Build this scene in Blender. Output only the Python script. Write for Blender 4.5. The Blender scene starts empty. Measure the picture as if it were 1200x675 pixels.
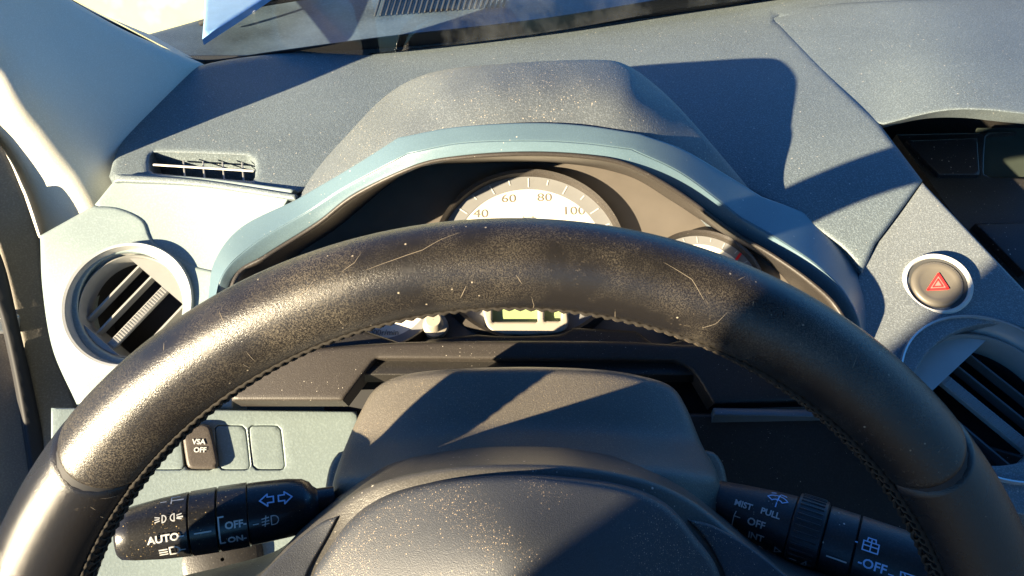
import bpy, math, random
import numpy as np
from mathutils import Vector, Matrix, geometry

# ------------------------------------------------------------------ camera, world, sun, exposure
S = bpy.context.scene
COL = S.collection
FPX, PITCH = 867.0, math.radians(38.0)
C0 = np.array([0.0, 0.0, 1.25])
Rv = np.array([1.0, 0, 0])
Uv = np.array([0, math.sin(PITCH), math.cos(PITCH)])
Fv = np.array([0, math.cos(PITCH), -math.sin(PITCH)])
cd = bpy.data.cameras.new('camera')
cd.sensor_width = 36.0
cd.lens = 36.0 * FPX / 1200.0
cd.clip_start = 0.01
cd.clip_end = 500
cam = bpy.data.objects.new('camera', cd)
COL.objects.link(cam)
cam.location = C0
cam.rotation_euler = (math.radians(90) - PITCH, 0, 0)
S.camera = cam

SUN_DIR = Vector((0.80, 0.65, -0.24)).normalized()       # direction the light travels
elev = math.asin(-SUN_DIR.z)
azim = math.atan2(-SUN_DIR.x, -SUN_DIR.y)
w = bpy.data.worlds.new('World')
S.world = w
w.use_nodes = True
nt = w.node_tree
sky = nt.nodes.new('ShaderNodeTexSky')
sky.sky_type = 'NISHITA'
sky.sun_disc = False
sky.sun_elevation = elev
sky.sun_rotation = azim
sky.ozone_density = 10.0
sky.dust_density = 0.0
sky.air_density = 1.3
bg = nt.nodes['Background']
bg.inputs['Strength'].default_value = 0.058
nt.links.new(sky.outputs[0], bg.inputs[0])
sd = bpy.data.lights.new('sun', 'SUN')
sd.energy = 5.0
sd.angle = math.radians(0.55)
sd.color = (1.0, 0.83, 0.56)
sun = bpy.data.objects.new('sun', sd)
COL.objects.link(sun)
sun.rotation_euler = (-SUN_DIR).to_track_quat('Z', 'Y').to_euler()
S.view_settings.view_transform = 'Standard'
S.view_settings.look = 'None'
S.view_settings.exposure = 2.42
S.view_settings.gamma = 1

# ------------------------------------------------------------------ projection helpers
def P(px, py, t):
    return C0 + t * (Fv + Rv * ((px - 600.0) / FPX) + Uv * ((337.5 - py) / FPX))

def tz(px, py, z):
    """depth at which the line of sight through a pixel reaches height z (relative to the camera)"""
    v = (337.5 - py) / FPX
    return z / (math.cos(PITCH) * v - math.sin(PITCH))

class Surf:
    """smooth surface through control points, thin plate spline on 1/depth (planes stay planes)"""
    def __init__(self, ctrl, smooth=0.0):
        c = np.array(ctrl, float)
        smooth = max(smooth, getattr(ctrl, 'smooth', 0.0))
        self.p = c[:, :2] / 400.0
        v = 1.0 / c[:, 2]
        n = len(c)
        if n <= 3:
            A = np.c_[self.p, np.ones(n)]
            self.a = np.linalg.lstsq(A, v, rcond=None)[0]
            self.w = None
            return
        K = self.k(self.p, self.p) + smooth * np.eye(n)
        A = np.c_[self.p, np.ones(n)]
        M = np.block([[K, A], [A.T, np.zeros((3, 3))]])
        s = np.linalg.solve(M, np.r_[v, np.zeros(3)])
        self.w, self.a = s[:n], s[n:]
    def k(self, a, b):
        d = ((a[:, None] - b[None]) ** 2).sum(-1)
        return d * np.log(d + 1e-9)
    def t(self, q):
        q = np.atleast_2d(np.array(q, float)) / 400.0
        v = np.c_[q, np.ones(len(q))] @ self.a
        if self.w is not None:
            v = v + self.k(q, self.p) @ self.w
        return 1.0 / v
    def pt(self, x, y, lift=0.0):
        p = P(x, y, self.t([(x, y)])[0])
        return p + self.n(x, y) * lift if lift else p
    def n(self, x, y):
        a, b, c = self.pt(x, y), self.pt(x + 2, y), self.pt(x, y - 2)
        n = np.cross(b - a, c - a)
        n /= np.linalg.norm(n)
        return n if n @ (C0 - a) > 0 else -n
    def frame(self, x, y, lift=0.0, up=None):
        n = self.n(x, y)
        u = np.cross(n, self.pt(x + 3, y) - self.pt(x, y)) if up is None else np.array(up, float)
        u = u - n * (u @ n)
        u /= np.linalg.norm(u)
        r = np.cross(u, n)
        return self.pt(x, y) + n * lift, r, u, n

class FSurf(Surf):
    def __init__(self, fn): self.fn = fn
    def t(self, q):
        q = np.atleast_2d(np.array(q, float))
        return self.fn(q[:, 0], q[:, 1])

def smooth_interp(v, xs, ys, w):
    return sum(np.interp(v + k * w, xs, ys) for k in (-1, -.6, -.3, 0, .3, .6, 1)) / 7

def spline(pts, closed=True, step=5.0):
    """Catmull-Rom through 2D points; a point (x, y, 1) is a sharp corner"""
    n = len(pts)
    out = []
    rng = range(n) if closed else range(n - 1)
    for i in rng:
        g = lambda j: pts[j % n] if closed else pts[max(0, min(n - 1, j))]
        p0, p1, p2, p3 = g(i - 1), g(i), g(i + 1), g(i + 2)
        A, B = np.array(p1[:2], float), np.array(p2[:2], float)
        m1 = (B - A) if len(p1) > 2 else (B - np.array(p0[:2])) / 2
        m2 = (B - A) if len(p2) > 2 else (np.array(p3[:2]) - A) / 2
        L = np.linalg.norm(B - A)
        # keep tangents from overshooting short spans
        for m in (m1, m2):
            l = np.linalg.norm(m)
            if l > L * 1.3:
                m *= L * 1.3 / l
        k = max(1, int(L / step))
        for j in range(k):
            s = j / k
            h = (2*s**3 - 3*s**2 + 1) * A + (s**3 - 2*s**2 + s) * m1 + (-2*s**3 + 3*s**2) * B + (s**3 - s**2) * m2
            out.append(h)
    if not closed:
        out.append(np.array(pts[-1][:2], float))
    return np.array(out)

def seg_dist(q, poly, closed=True):
    a = poly
    b = np.roll(poly, -1, 0) if closed else poly[1:]
    if not closed: a = poly[:-1]
    d = b - a
    L = (d ** 2).sum(1) + 1e-12
    s = np.clip(((q[:, None] - a[None]) * d[None]).sum(-1) / L, 0, 1)
    e = a[None] + s[..., None] * d[None] - q[:, None]
    return np.sqrt((e ** 2).sum(-1)).min(1)

def inside(q, poly):
    x, y = q[:, 0], q[:, 1]
    r = np.zeros(len(q), bool)
    j = len(poly) - 1
    for i in range(len(poly)):
        xi, yi = poly[i]; xj, yj = poly[j]
        if yi != yj:
            c = ((yi > y) != (yj > y)) & (x < (xj - xi) * (y - yi) / (yj - yi) + xi)
            r ^= c
        j = i
    return r

def link(name, me, mat, parent):
    o = bpy.data.objects.new(name, me)
    COL.objects.link(o)
    if mat is not None:
        me.materials.append(mat)
    if parent is not None:
        o.parent = parent
    return o

def mesh_obj(name, V, F, mat, parent=None, smooth=True, origin=None):
    """world-space verts -> object whose origin sits at the parent's origin (or the given one)"""
    V = np.array(V, float)
    if parent is not None:
        off = world_loc(parent)
    elif origin is not None:
        off = np.array(origin, float)
    else:
        off = np.zeros(3)
    me = bpy.data.meshes.new(name)
    me.from_pydata((V - off).tolist(), [], [tuple(int(i) for i in f) for f in F])
    if smooth:
        me.polygons.foreach_set('use_smooth', [True] * len(me.polygons))
    me.validate()
    me.update()
    o = link(name, me, mat, parent)
    if parent is None:
        o.location = off
    return o

def world_loc(o):
    p = np.zeros(3)
    while o is not None:
        p += np.array(o.location)
        o = o.parent
    return p

def panel(name, outline, ctrl, mat, parent=None, holes=(), r=6.0, thick=0.012, step=7.0, depth=None, back=None, origin=None, surf_extra=None):
    """solid panel: outline drawn on a curved surface, rolled edge of radius r, real thickness"""
    sf = ctrl if isinstance(ctrl, Surf) else Surf(ctrl)
    ol = spline(outline, True, step * 0.7)
    hs = [spline(h, True, step * 0.6) for h in holes]
    x0, y0 = ol.min(0); x1, y1 = ol.max(0)
    gx, gy = np.meshgrid(np.arange(x0, x1, step), np.arange(y0, y1, step))
    gx = gx + (np.arange(gx.shape[0]) % 2)[:, None] * step * 0.5
    g = np.c_[gx.ravel(), gy.ravel()]
    loops = [ol] + hs
    keep = inside(g, ol)
    g = g[keep]
    for h in hs:
        g = g[~inside(g, h)]
    dist = np.min([seg_dist(g, l) for l in loops], 0) if len(g) else np.zeros(0)
    g = g[dist > max(r, step * 0.5) * 1.02 + step * 0.3]
    extra = []
    if r > 0:
        for fr in (0.12, 0.35, 0.65, 1.0):
            for li, l in enumerate(loops):
                tn = np.roll(l, -1, 0) - np.roll(l, 1, 0)
                tn /= (np.linalg.norm(tn, axis=1)[:, None] + 1e-9)
                nn = np.c_[-tn[:, 1], tn[:, 0]]
                q = l + nn * r * fr
                q2 = l - nn * r * fr
                for qq in (q, q2):
                    ok = inside(qq, ol)
                    for h in hs: ok &= ~inside(qq, h)
                    if ok.any():
                        d = np.min([seg_dist(qq[ok], L2) for L2 in loops], 0)
                        extra.append(qq[ok][np.abs(d - r * fr) < r * 0.06 + 0.05])
    pts = list(map(tuple, ol))
    edges = [(i, (i + 1) % len(ol)) for i in range(len(ol))]
    for h in hs:
        b = len(pts)
        pts += list(map(tuple, h))
        edges += [(b + i, b + (i + 1) % len(h)) for i in range(len(h))]
    for e in extra: pts += list(map(tuple, e))
    pts += list(map(tuple, g))
    vs, es, fs, *_ = geometry.delaunay_2d_cdt([Vector(p) for p in pts], edges, [], 1, 0.15)
    q = np.array([(v.x, v.y) for v in vs])
    F = [f for f in fs]
    cen = np.array([q[list(f)].mean(0) for f in F])
    ok = inside(cen, ol)
    for h in hs: ok &= ~inside(cen, h)
    F = [f for f, k in zip(F, ok) if k]
    used = sorted({i for f in F for i in f})
    remap = {i: k for k, i in enumerate(used)}
    q = q[used]
    F = [[remap[i] for i in f] for f in F]
    t = sf.t(q)
    if surf_extra is not None:
        t = t + surf_extra(q)
    if r > 0:
        d = np.min([seg_dist(q, l) for l in loops], 0)
        k = np.clip(1 - d / r, 0, 1)
        t = t + (r * t / FPX) * (1 - np.sqrt(np.maximum(0, 1 - k ** 2)))
    V = np.array([P(a, b, c) for (a, b), c in zip(q, t)])
    # orient the faces to the camera
    F2 = []
    for f in F:
        a, b, c = V[f[0]], V[f[1]], V[f[2]]
        n = np.cross(b - a, c - a)
        F2.append(f if n @ (C0 - a) > 0 else f[::-1])
    n0 = len(V)
    if back is None:
        N = np.zeros(3)
        for f in F2:
            N += np.cross(V[f[1]] - V[f[0]], V[f[2]] - V[f[0]])
        N /= np.linalg.norm(N)
        bdir = -N
    else:
        bdir = np.array(back, float); bdir /= np.linalg.norm(bdir)
    cnt = {}
    for f in F2:
        for i in range(3):
            e = (f[i], f[(i + 1) % 3])
            cnt[e] = cnt.get(e, 0) + 1
    border = [e for e in cnt if (e[1], e[0]) not in cnt]
    bv = sorted({i for e in border for i in e})
    bm_ = {i: n0 + k for k, i in enumerate(bv)}
    VV = np.vstack([V, V[bv] + bdir * thick])
    for a, b in border:
        F2.append((b, a, bm_[a], bm_[b]))
    o = mesh_obj(name, VV, F2, mat, parent, origin=origin)
    me = o.data
    try:
        me.set_sharp_from_angle(angle=math.radians(50))
    except Exception:
        pass
    return o

def tube(name, pts, rad, mat, parent=None, seg=10, closed=False, cap=True, flat=1.0, nrm=None):
    V, F = tube_vf(pts, rad, seg, closed, cap, flat, nrm)
    return mesh_obj(name, V, F, mat, parent)

def tube_vf(pts, rad, seg=10, closed=False, cap=True, flat=1.0, nrm=None):
    pts = [np.array(p, float) for p in pts]
    n = len(pts)
    rad = [rad] * n if np.isscalar(rad) else rad
    V, F = [], []
    ref = np.array(nrm, float) if nrm is not None else None
    for i in range(n):
        a = pts[(i - 1) % n] if closed or i > 0 else pts[i]
        b = pts[(i + 1) % n] if closed or i < n - 1 else pts[i]
        t = b - a; t /= np.linalg.norm(t) + 1e-12
        if ref is None:
            ref = np.array([0, 0, 1.0]) if abs(t[2]) < 0.9 else np.array([1.0, 0, 0])
        u = ref - t * (ref @ t); u /= np.linalg.norm(u)
        if nrm is None: ref = u
        v = np.cross(t, u)
        for k in range(seg):
            an = 2 * math.pi * k / seg
            V.append(pts[i] + rad[i] * (math.cos(an) * u * flat + math.sin(an) * v))
    m = n if closed else n - 1
    for i in range(m):
        for k in range(seg):
            a = i * seg + k; b = i * seg + (k + 1) % seg
            c = ((i + 1) % n) * seg + (k + 1) % seg; d = ((i + 1) % n) * seg + k
            F.append((a, b, c, d))
    if cap and not closed:
        F.append(tuple(range(seg))[::-1]); F.append(tuple((n - 1) * seg + k for k in range(seg)))
    return V, F

def lathe(name, fr, prof, mat, parent=None, seg=64, closed=False, a0=0, a1=2 * math.pi):
    """profile [(radius, height)] turned about the normal of frame fr = (origin, right, up, normal)"""
    o, r, u, n = fr
    V, F = [], []
    full = abs(a1 - a0 - 2 * math.pi) < 1e-6
    m = seg if full else seg + 1
    for i in range(m):
        a = a0 + (a1 - a0) * i / seg
        d = math.cos(a) * r + math.sin(a) * u
        for (R, h) in prof:
            V.append(o + d * R + n * h)
    k = len(prof)
    for i in range(seg):
        j = (i + 1) % m
        for q in range(k - 1):
            F.append((i * k + q, j * k + q, j * k + q + 1, i * k + q + 1))
        if closed:
            F.append((i * k + k - 1, j * k + k - 1, j * k, i * k))
    ob = mesh_obj(name, V, F, mat, parent)
    try: ob.data.set_sharp_from_angle(angle=math.radians(40))
    except Exception: pass
    return ob

def box_vf(o, ax, half):
    """oriented box: axes ax (3 unit vectors), half sizes"""
    V = []
    for sx in (-1, 1):
        for sy in (-1, 1):
            for sz in (-1, 1):
                V.append(o + ax[0] * half[0] * sx + ax[1] * half[1] * sy + ax[2] * half[2] * sz)
    F = [(0, 1, 3, 2), (4, 6, 7, 5), (0, 4, 5, 1), (2, 3, 7, 6), (0, 2, 6, 4), (1, 5, 7, 3)]
    return V, F

def box(name, o, ax, half, mat, parent=None, bevel=0.0, origin=None):
    V, F = box_vf(np.array(o, float), [np.array(a, float) for a in ax], half)
    ob = mesh_obj(name, V, F, mat, parent, smooth=False, origin=origin)
    if bevel > 0:
        m = ob.modifiers.new('bevel', 'BEVEL'); m.width = bevel; m.segments = 3
        m.harden_normals = False
        ob.data.polygons.foreach_set('use_smooth', [True] * len(ob.data.polygons))
        try: ob.data.set_sharp_from_angle(angle=math.radians(60))
        except Exception: pass
    return ob

WX = [np.array([1.0, 0, 0]), np.array([0, 1.0, 0]), np.array([0, 0, 1.0])]

def merge(lst):
    V, F = [], []
    for v, f in lst:
        b = len(V)
        V += list(v); F += [tuple(i + b for i in q) for q in f]
    return V, F

def empty(name, loc, label, cat, group=None):
    o = bpy.data.objects.new(name, None)
    o.empty_display_size = 0.05
    COL.objects.link(o)
    o.location = tuple(float(x) for x in loc)
    return tag(o, label, cat, group)

def tag(o, label=None, cat=None, group=None, kind=None):
    if label: o['label'] = label
    if cat: o['category'] = cat
    if group: o['group'] = group
    if kind: o['kind'] = kind
    return o

def text_local(s, size, bold=0.0):
    cu = bpy.data.curves.new('lettering', 'FONT')
    cu.body = s; cu.size = size; cu.align_x = 'CENTER'; cu.align_y = 'CENTER'
    cu.extrude = 0.00008; cu.offset = bold
    cu.resolution_u = 3
    o = bpy.data.objects.new('lettering', cu)
    COL.objects.link(o)
    bpy.context.view_layer.update()
    dg = bpy.context.evaluated_depsgraph_get()
    me = bpy.data.meshes.new_from_object(o.evaluated_get(dg))
    V = [tuple(v.co) for v in me.vertices]; F = [tuple(p.vertices) for p in me.polygons]
    bpy.data.objects.remove(o); bpy.data.meshes.remove(me)
    return V, F

def text(name, s, fr, size, mat, parent, bold=0.0, wrap=None, sx=1.0):
    """lettering laid on frame fr, or wrapped by the function wrap(x, y, h) -> world point"""
    V, F = text_local(s, size, bold)
    return glyph(name, V, F, fr, mat, parent, wrap, sx)

def glyph(name, V, F, fr, mat, parent, wrap=None, sx=1.0):
    if wrap is None:
        o, r, u, n = fr
        W = [o + r * v[0] * sx + u * v[1] + n * v[2] for v in V]
    else:
        W = [wrap(v[0] * sx, v[1], v[2]) for v in V]
    return mesh_obj(name, W, F, mat, parent, smooth=False)

def stroke_vf(lines, w, h=0.00012):
    """flat strokes in local xy, each line a polyline"""
    V, F = [], []
    for L in lines:
        for (a, b) in zip(L[:-1], L[1:]):
            a = np.array(a, float); b = np.array(b, float)
            d = b - a; l = np.linalg.norm(d) + 1e-9; d /= l
            k = max(1, int(l / 0.001))
            nn = np.array([-d[1], d[0]]) * w / 2
            a2 = a - d * w * 0.4; b2 = b + d * w * 0.4
            for i in range(k):
                p = a2 + (b2 - a2) * i / k; q = a2 + (b2 - a2) * (i + 1) / k
                base = len(V)
                V += [(*(p - nn), h), (*(q - nn), h), (*(q + nn), h), (*(p + nn), h)]
                F.append((base, base + 1, base + 2, base + 3))
    return V, F

# ------------------------------------------------------------------ materials
def newmat(name):
    m = bpy.data.materials.new(name); m.use_nodes = True
    return m, m.node_tree, m.node_tree.nodes['Principled BSDF']

def N(nt, t, **kw):
    n = nt.nodes.new(t)
    for k, v in kw.items():
        if hasattr(n, k): setattr(n, k, v)
        else: n.inputs[k].default_value = v
    return n

def coords(nt):
    return nt.nodes.new('ShaderNodeNewGeometry').outputs['Position']

def mixrgb(nt, fac, a, b):
    m = nt.nodes.new('ShaderNodeMix'); m.data_type = 'RGBA'
    for s, v in ((m.inputs[0], fac), (m.inputs[6], a), (m.inputs[7], b)):
        if isinstance(v, bpy.types.NodeSocket): nt.links.new(v, s)
        elif isinstance(v, (int, float)): s.default_value = v
        else: s.default_value = (*v, 1) if len(v) == 3 else v
    return m.outputs[2]

def ramp(nt, sock, lo, hi):
    r = N(nt, 'ShaderNodeMapRange'); r.clamp = True
    nt.links.new(sock, r.inputs[0])
    r.inputs[1].default_value = lo; r.inputs[2].default_value = hi
    return r.outputs[0]

def noise(nt, pos, scale, detail=3, rough=0.55):
    n = N(nt, 'ShaderNodeTexNoise'); n.inputs['Scale'].default_value = scale
    n.inputs['Detail'].default_value = detail; n.inputs['Roughness'].default_value = rough
    nt.links.new(pos, n.inputs['Vector'])
    return n.outputs['Fac']

def mul(nt, a, b, op='MULTIPLY'):
    m = N(nt, 'ShaderNodeMath', operation=op)
    for s, v in ((m.inputs[0], a), (m.inputs[1], b)):
        if isinstance(v, bpy.types.NodeSocket): nt.links.new(v, s)
        else: s.default_value = v
    return m.outputs[0]

def plastic(name, col, rough=0.5, grain=900, bump=0.15, dust=0.0, dustcol=(0.55, 0.5, 0.42), var=0.15, spec=0.5, speckscale=420, haze=0.0, bdist=0.0004):
    """moulded plastic with a fine pebble grain and, where wanted, dust specks"""
    m, nt, b = newmat(name)
    pos = coords(nt)
    big = noise(nt, pos, 14, 4)
    c = mixrgb(nt, ramp(nt, big, 0.3, 0.7), tuple(x * (1 - var) for x in col), tuple(min(1, x * (1 + var)) for x in col))
    fine = noise(nt, pos, grain, 2, 0.6)
    c = mixrgb(nt, mul(nt, ramp(nt, fine, 0.48, 0.68), 0.35 if haze == 0 else min(1, haze * 1.3)), c, tuple(min(1, x * 1.9 + 0.02) for x in col))
    if dust > 0:
        for (sc, th, amt) in ((speckscale, 0.40, 0.85), (speckscale * 2.1, 0.46, 0.6)):
            v = N(nt, 'ShaderNodeTexVoronoi'); v.inputs['Scale'].default_value = sc
            dst = noise(nt, pos, sc * 1.2, 2)
            ad = N(nt, 'ShaderNodeVectorMath', operation='SCALE'); ad.inputs[3].default_value = 1
            nt.links.new(pos, ad.inputs[0]); nt.links.new(ad.outputs[0], v.inputs['Vector'])
            d1 = ramp(nt, mul(nt, v.outputs['Distance'], mul(nt, dst, 1.2, 'ADD')), th, th * 0.6)
            sp = N(nt, 'ShaderNodeSeparateColor'); nt.links.new(v.outputs['Color'], sp.inputs[0])
            patch = ramp(nt, noise(nt, pos, 26, 4, 0.7), 0.42, 0.68)
            lim = mul(nt, patch, dust)
            sel = N(nt, 'ShaderNodeMath', operation='LESS_THAN')
            nt.links.new(sp.outputs[0], sel.inputs[0]); nt.links.new(lim, sel.inputs[1])
            k = mul(nt, mul(nt, d1, sel.outputs[0]), amt)
            c = mixrgb(nt, k, c, dustcol)
    nt.links.new(c, b.inputs['Base Color'])
    b.inputs['Roughness'].default_value = rough
    b.inputs['Specular IOR Level'].default_value = spec
    if bump > 0:
        bp = N(nt, 'ShaderNodeBump'); bp.inputs['Strength'].default_value = bump; bp.inputs['Distance'].default_value = bdist
        nt.links.new(fine, bp.inputs['Height']); nt.links.new(bp.outputs[0], b.inputs['Normal'])
    return m

def simple(name, col, rough=0.5, metal=0.0, spec=0.5, emit=None):
    m, nt, b = newmat(name)
    pos = coords(nt)
    f = noise(nt, pos, 60, 4)
    c = mixrgb(nt, ramp(nt, f, 0.3, 0.7), tuple(x * 0.93 for x in col), tuple(min(1, x * 1.06) for x in col))
    nt.links.new(c, b.inputs['Base Color'])
    b.inputs['Roughness'].default_value = rough; b.inputs['Metallic'].default_value = metal
    b.inputs['Specular IOR Level'].default_value = spec
    return m

def leather(name, worn):
    m, nt, b = newmat(name)
    pos = coords(nt)
    base = (0.011, 0.010, 0.010)
    blotch = noise(nt, pos, 24, 4, 0.6)
    pores = noise(nt, pos, 2300, 3, 0.75)
    crack = noise(nt, pos, 700, 4, 0.75)
    wearcol = (0.20, 0.170, 0.125)
    k = mul(nt, ramp(nt, pores, 0.47 - 0.03 * worn, 0.62), ramp(nt, blotch, 0.62 - 0.30 * worn, 0.85 - .1 * worn))
    c = mixrgb(nt, mul(nt, k, 0.25 + 0.6 * worn), base, wearcol)
    k2 = mul(nt, ramp(nt, crack, 0.60, 0.72), ramp(nt, noise(nt, pos, 60, 3), 0.5, 0.7))
    c = mixrgb(nt, mul(nt, k2, 0.2 + 0.4 * worn), c, (0.26, 0.21, 0.15))
    # pale nicks and flecks
    v = N(nt, 'ShaderNodeTexVoronoi'); v.inputs['Scale'].default_value = 520
    nt.links.new(pos, v.inputs['Vector'])
    sp = N(nt, 'ShaderNodeSeparateColor'); nt.links.new(v.outputs['Color'], sp.inputs[0])
    s1 = N(nt, 'ShaderNodeMath', operation='LESS_THAN'); nt.links.new(sp.outputs[0], s1.inputs[0]); s1.inputs[1].default_value = 0.035 * worn + .01
    k3 = mul(nt, ramp(nt, v.outputs['Distance'], 0.20, 0.08), s1.outputs[0])
    c = mixrgb(nt, mul(nt, k3, 0.7), c, (0.42, 0.36, 0.27))
    nt.links.new(c, b.inputs['Base Color'])
    rr = N(nt, 'ShaderNodeMapRange'); nt.links.new(blotch, rr.inputs[0])
    rr.inputs[3].default_value = 0.17; rr.inputs[4].default_value = 0.36
    nt.links.new(rr.outputs[0], b.inputs['Roughness'])
    b.inputs['Specular IOR Level'].default_value = 0.5
    bp = N(nt, 'ShaderNodeBump'); bp.inputs['Strength'].default_value = 0.38; bp.inputs['Distance'].default_value = 0.0003
    h = mul(nt, pores, mul(nt, crack, 0.7), 'ADD')
    nt.links.new(h, bp.inputs['Height']); nt.links.new(bp.outputs[0], b.inputs['Normal'])
    return m

M = {}
M['pad'] = plastic('dash_pad_grained', (0.104, 0.128, 0.138), 0.55, 1100, 0.7, dust=0.10, var=0.10, speckscale=420, haze=0.6)
M['pad_clean'] = plastic('dash_pad_trim', (0.135, 0.150, 0.155), 0.55, 1200, 0.6, dust=0.10, var=0.06, haze=0.6)
M['hood'] = plastic('visor_grained', (0.080, 0.092, 0.100), 0.5, 1100, 0.5, dust=0.7, dustcol=(0.42, 0.37, 0.29), var=0.12, speckscale=520, haze=0.5)
M['green'] = plastic('pale_green_trim', (0.19, 0.235, 0.235), 0.42, 800, 0.25, var=0.05, haze=0.15)
M['bluegreen'] = plastic('silver_blue_trim', (0.090, 0.140, 0.170), 0.33, 1600, 0.12, var=0.05, haze=0.12, dust=0.05)
M['cream'] = plastic('pillar_fabric_plastic', (0.62, 0.58, 0.48), 0.7, 1300, 0.3, var=0.04, haze=0.15)
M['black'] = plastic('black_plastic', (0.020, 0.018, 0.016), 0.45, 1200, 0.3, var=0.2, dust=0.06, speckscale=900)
M['brown'] = plastic('cluster_bezel_plastic', (0.030, 0.025, 0.021), 0.5, 1400, 0.3, var=0.1, dust=0.05, speckscale=900)
M['column'] = plastic('column_cover_plastic', (0.10, 0.088, 0.070), 0.42, 1400, 0.6, var=0.1, dust=0.6, dustcol=(0.34, 0.27, 0.17), speckscale=1000, bdist=.0003)
M['hub'] = plastic('airbag_cover_plastic', (0.032, 0.035, 0.042), 0.5, 2200, 0.5, var=0.1, dust=0.95, dustcol=(0.42, 0.32, 0.22), speckscale=1050, bdist=.0003)
M['hubrim'] = plastic('hub_frame_plastic', (0.05, 0.047, 0.042), 0.4, 1500, 0.4, var=0.08, dust=0.08)
M['stalk'] = plastic('stalk_plastic', (0.012, 0.012, 0.013), 0.28, 1500, 0.1, var=0.1, dust=0.30, dustcol=(0.50, 0.36, 0.17), speckscale=1000)
M['stalk2'] = plastic('stalk_plastic_matte', (0.020, 0.019, 0.020), 0.42, 1500, 0.3, var=0.1, dust=0.10)
M['button'] = plastic('button_plastic', (0.06, 0.05, 0.042), 0.5, 1500, 0.2, var=0.05)
M['silver'] = simple('satin_silver', (0.55, 0.56, 0.55), 0.26, 0.5)
M['plate_grey'] = simple('satin_grey', (0.40, 0.39, 0.37), 0.4)
M['cap'] = simple('taupe_cap', (0.105, 0.095, 0.080), 0.4)
M['vane_dark'] = simple('vane_black', (0.06, 0.06, 0.06), 0.35)
M['vane'] = simple('vane_grey', (0.24, 0.24, 0.23), 0.4)
M['white'] = simple('white_print', (0.52, 0.52, 0.50), 0.5)
M['blueprint'] = simple('pale_blue_print', (0.35, 0.50, 0.75), 0.5)
M['dial'] = simple('dial_face', (0.78, 0.72, 0.60), 0.45)
M['dialring'] = simple('dial_scale_ring', (0.20, 0.20, 0.20), 0.45)
M['dialprint'] = simple('dial_print', (0.17, 0.155, 0.135), 0.5)
M['plate'] = simple('cluster_plate', (0.12, 0.105, 0.09), 0.45)
M['darkplate'] = simple('cluster_dark', (0.03, 0.027, 0.024), 0.5)
M['lcd'] = simple('lcd_green', (0.25, 0.31, 0.15), 0.3)
M['lcdframe'] = simple('lcd_frame', (0.30, 0.27, 0.22), 0.45)
M['red'] = simple('red_print', (0.75, 0.03, 0.03), 0.4)
M['trimcream'] = simple('ivory_ring', (0.62, 0.60, 0.54), 0.35)
M['leather'] = leather('worn_black_leather', 0.70)
M['leather2'] = leather('black_leather', 0.0)
M['thread'] = simple('dark_thread', (0.05, 0.040, 0.030), 0.9, spec=.1)
M['rubber'] = simple('black_rubber', (0.012, 0.012, 0.014), 0.7)
M['seal'] = plastic('door_seal', (0.16, 0.145, 0.125), 0.8, 900, 0.4, var=0.15)
M['door'] = plastic('door_trim', (0.17, 0.15, 0.125), 0.6, 1000, 0.3, var=0.15)
M['paint_reflection'] = simple('pale_blue_reflection_and_paint', (0.20, 0.36, 0.58), 0.35, 0.0)  # door skin colour; the same blue stands for sky reflected in the glass
M['cowl'] = plastic('cowl_plastic', (0.06, 0.085, 0.11), 0.5, 300, 0.3, var=0.5)
M['yellow'] = plastic('cream_render_wall', (0.78, 0.72, 0.42), 0.9, 12, 0.2, var=0.05)
M['asphalt'] = plastic('asphalt', (0.05, 0.05, 0.05), 0.9, 60, 0.3, var=0.2)
M['carpet'] = plastic('dark_carpet', (0.02, 0.02, 0.02), 0.95, 500, 0.6, var=0.2)
M['roofcloth'] = plastic('headliner', (0.07, 0.08, 0.10), 0.9, 700, 0.3, var=0.05)
M['screen'] = simple('dark_display', (0.045, 0.055, 0.045), 0.12)

def glassmat():
    m, nt, b = newmat('windscreen_glass')
    nt.nodes.remove(b)
    out = nt.nodes['Material Output']
    tr = N(nt, 'ShaderNodeBsdfTransparent'); tr.inputs[0].default_value = (0.93, 0.97, 0.96, 1)
    gl = N(nt, 'ShaderNodeBsdfGlossy'); gl.inputs['Roughness'].default_value = 0.03
    df = N(nt, 'ShaderNodeBsdfDiffuse'); df.inputs[0].default_value = (0.5, 0.55, 0.6, 1)
    fr = N(nt, 'ShaderNodeFresnel'); fr.inputs[0].default_value = 1.5
    mx = N(nt, 'ShaderNodeMixShader'); nt.links.new(fr.outputs[0], mx.inputs[0])
    nt.links.new(tr.outputs[0], mx.inputs[1]); nt.links.new(gl.outputs[0], mx.inputs[2])
    pos = coords(nt)
    f = ramp(nt, noise(nt, pos, 9, 5, 0.65), 0.5, 0.75)
    mx2 = N(nt, 'ShaderNodeMixShader'); nt.links.new(mul(nt, f, 0.10), mx2.inputs[0])
    nt.links.new(mx.outputs[0], mx2.inputs[1]); nt.links.new(df.outputs[0], mx2.inputs[2])
    nt.links.new(mx2.outputs[0], out.inputs[0])
    return m
M['glass'] = glassmat()

# ================================================================== THE SETTING
def plane_sheet(name, x0, x1, y0, y1, z, mat):
    V = [(x0, y0, z), (x1, y0, z), (x1, y1, z), (x0, y1, z)]
    return mesh_obj(name, V, [(0, 1, 2, 3)], mat, smooth=False)
g = plane_sheet('ground', -200, 200, -200, 200, 0.0, M['asphalt'])
tag(g, kind='structure')

# cream wall beyond the windscreen
wall = box('building_wall', (-1.3, 2.9, .8), [np.array([.94, .34, 0]), np.array([-.34, .94, 0]), WX[2]], (1.3, 0.12, .8), M['yellow'], origin=(-1.6, 2.9, 0))
tag(wall, 'sunlit cream yellow wall seen through the windscreen corner', 'wall')

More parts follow.
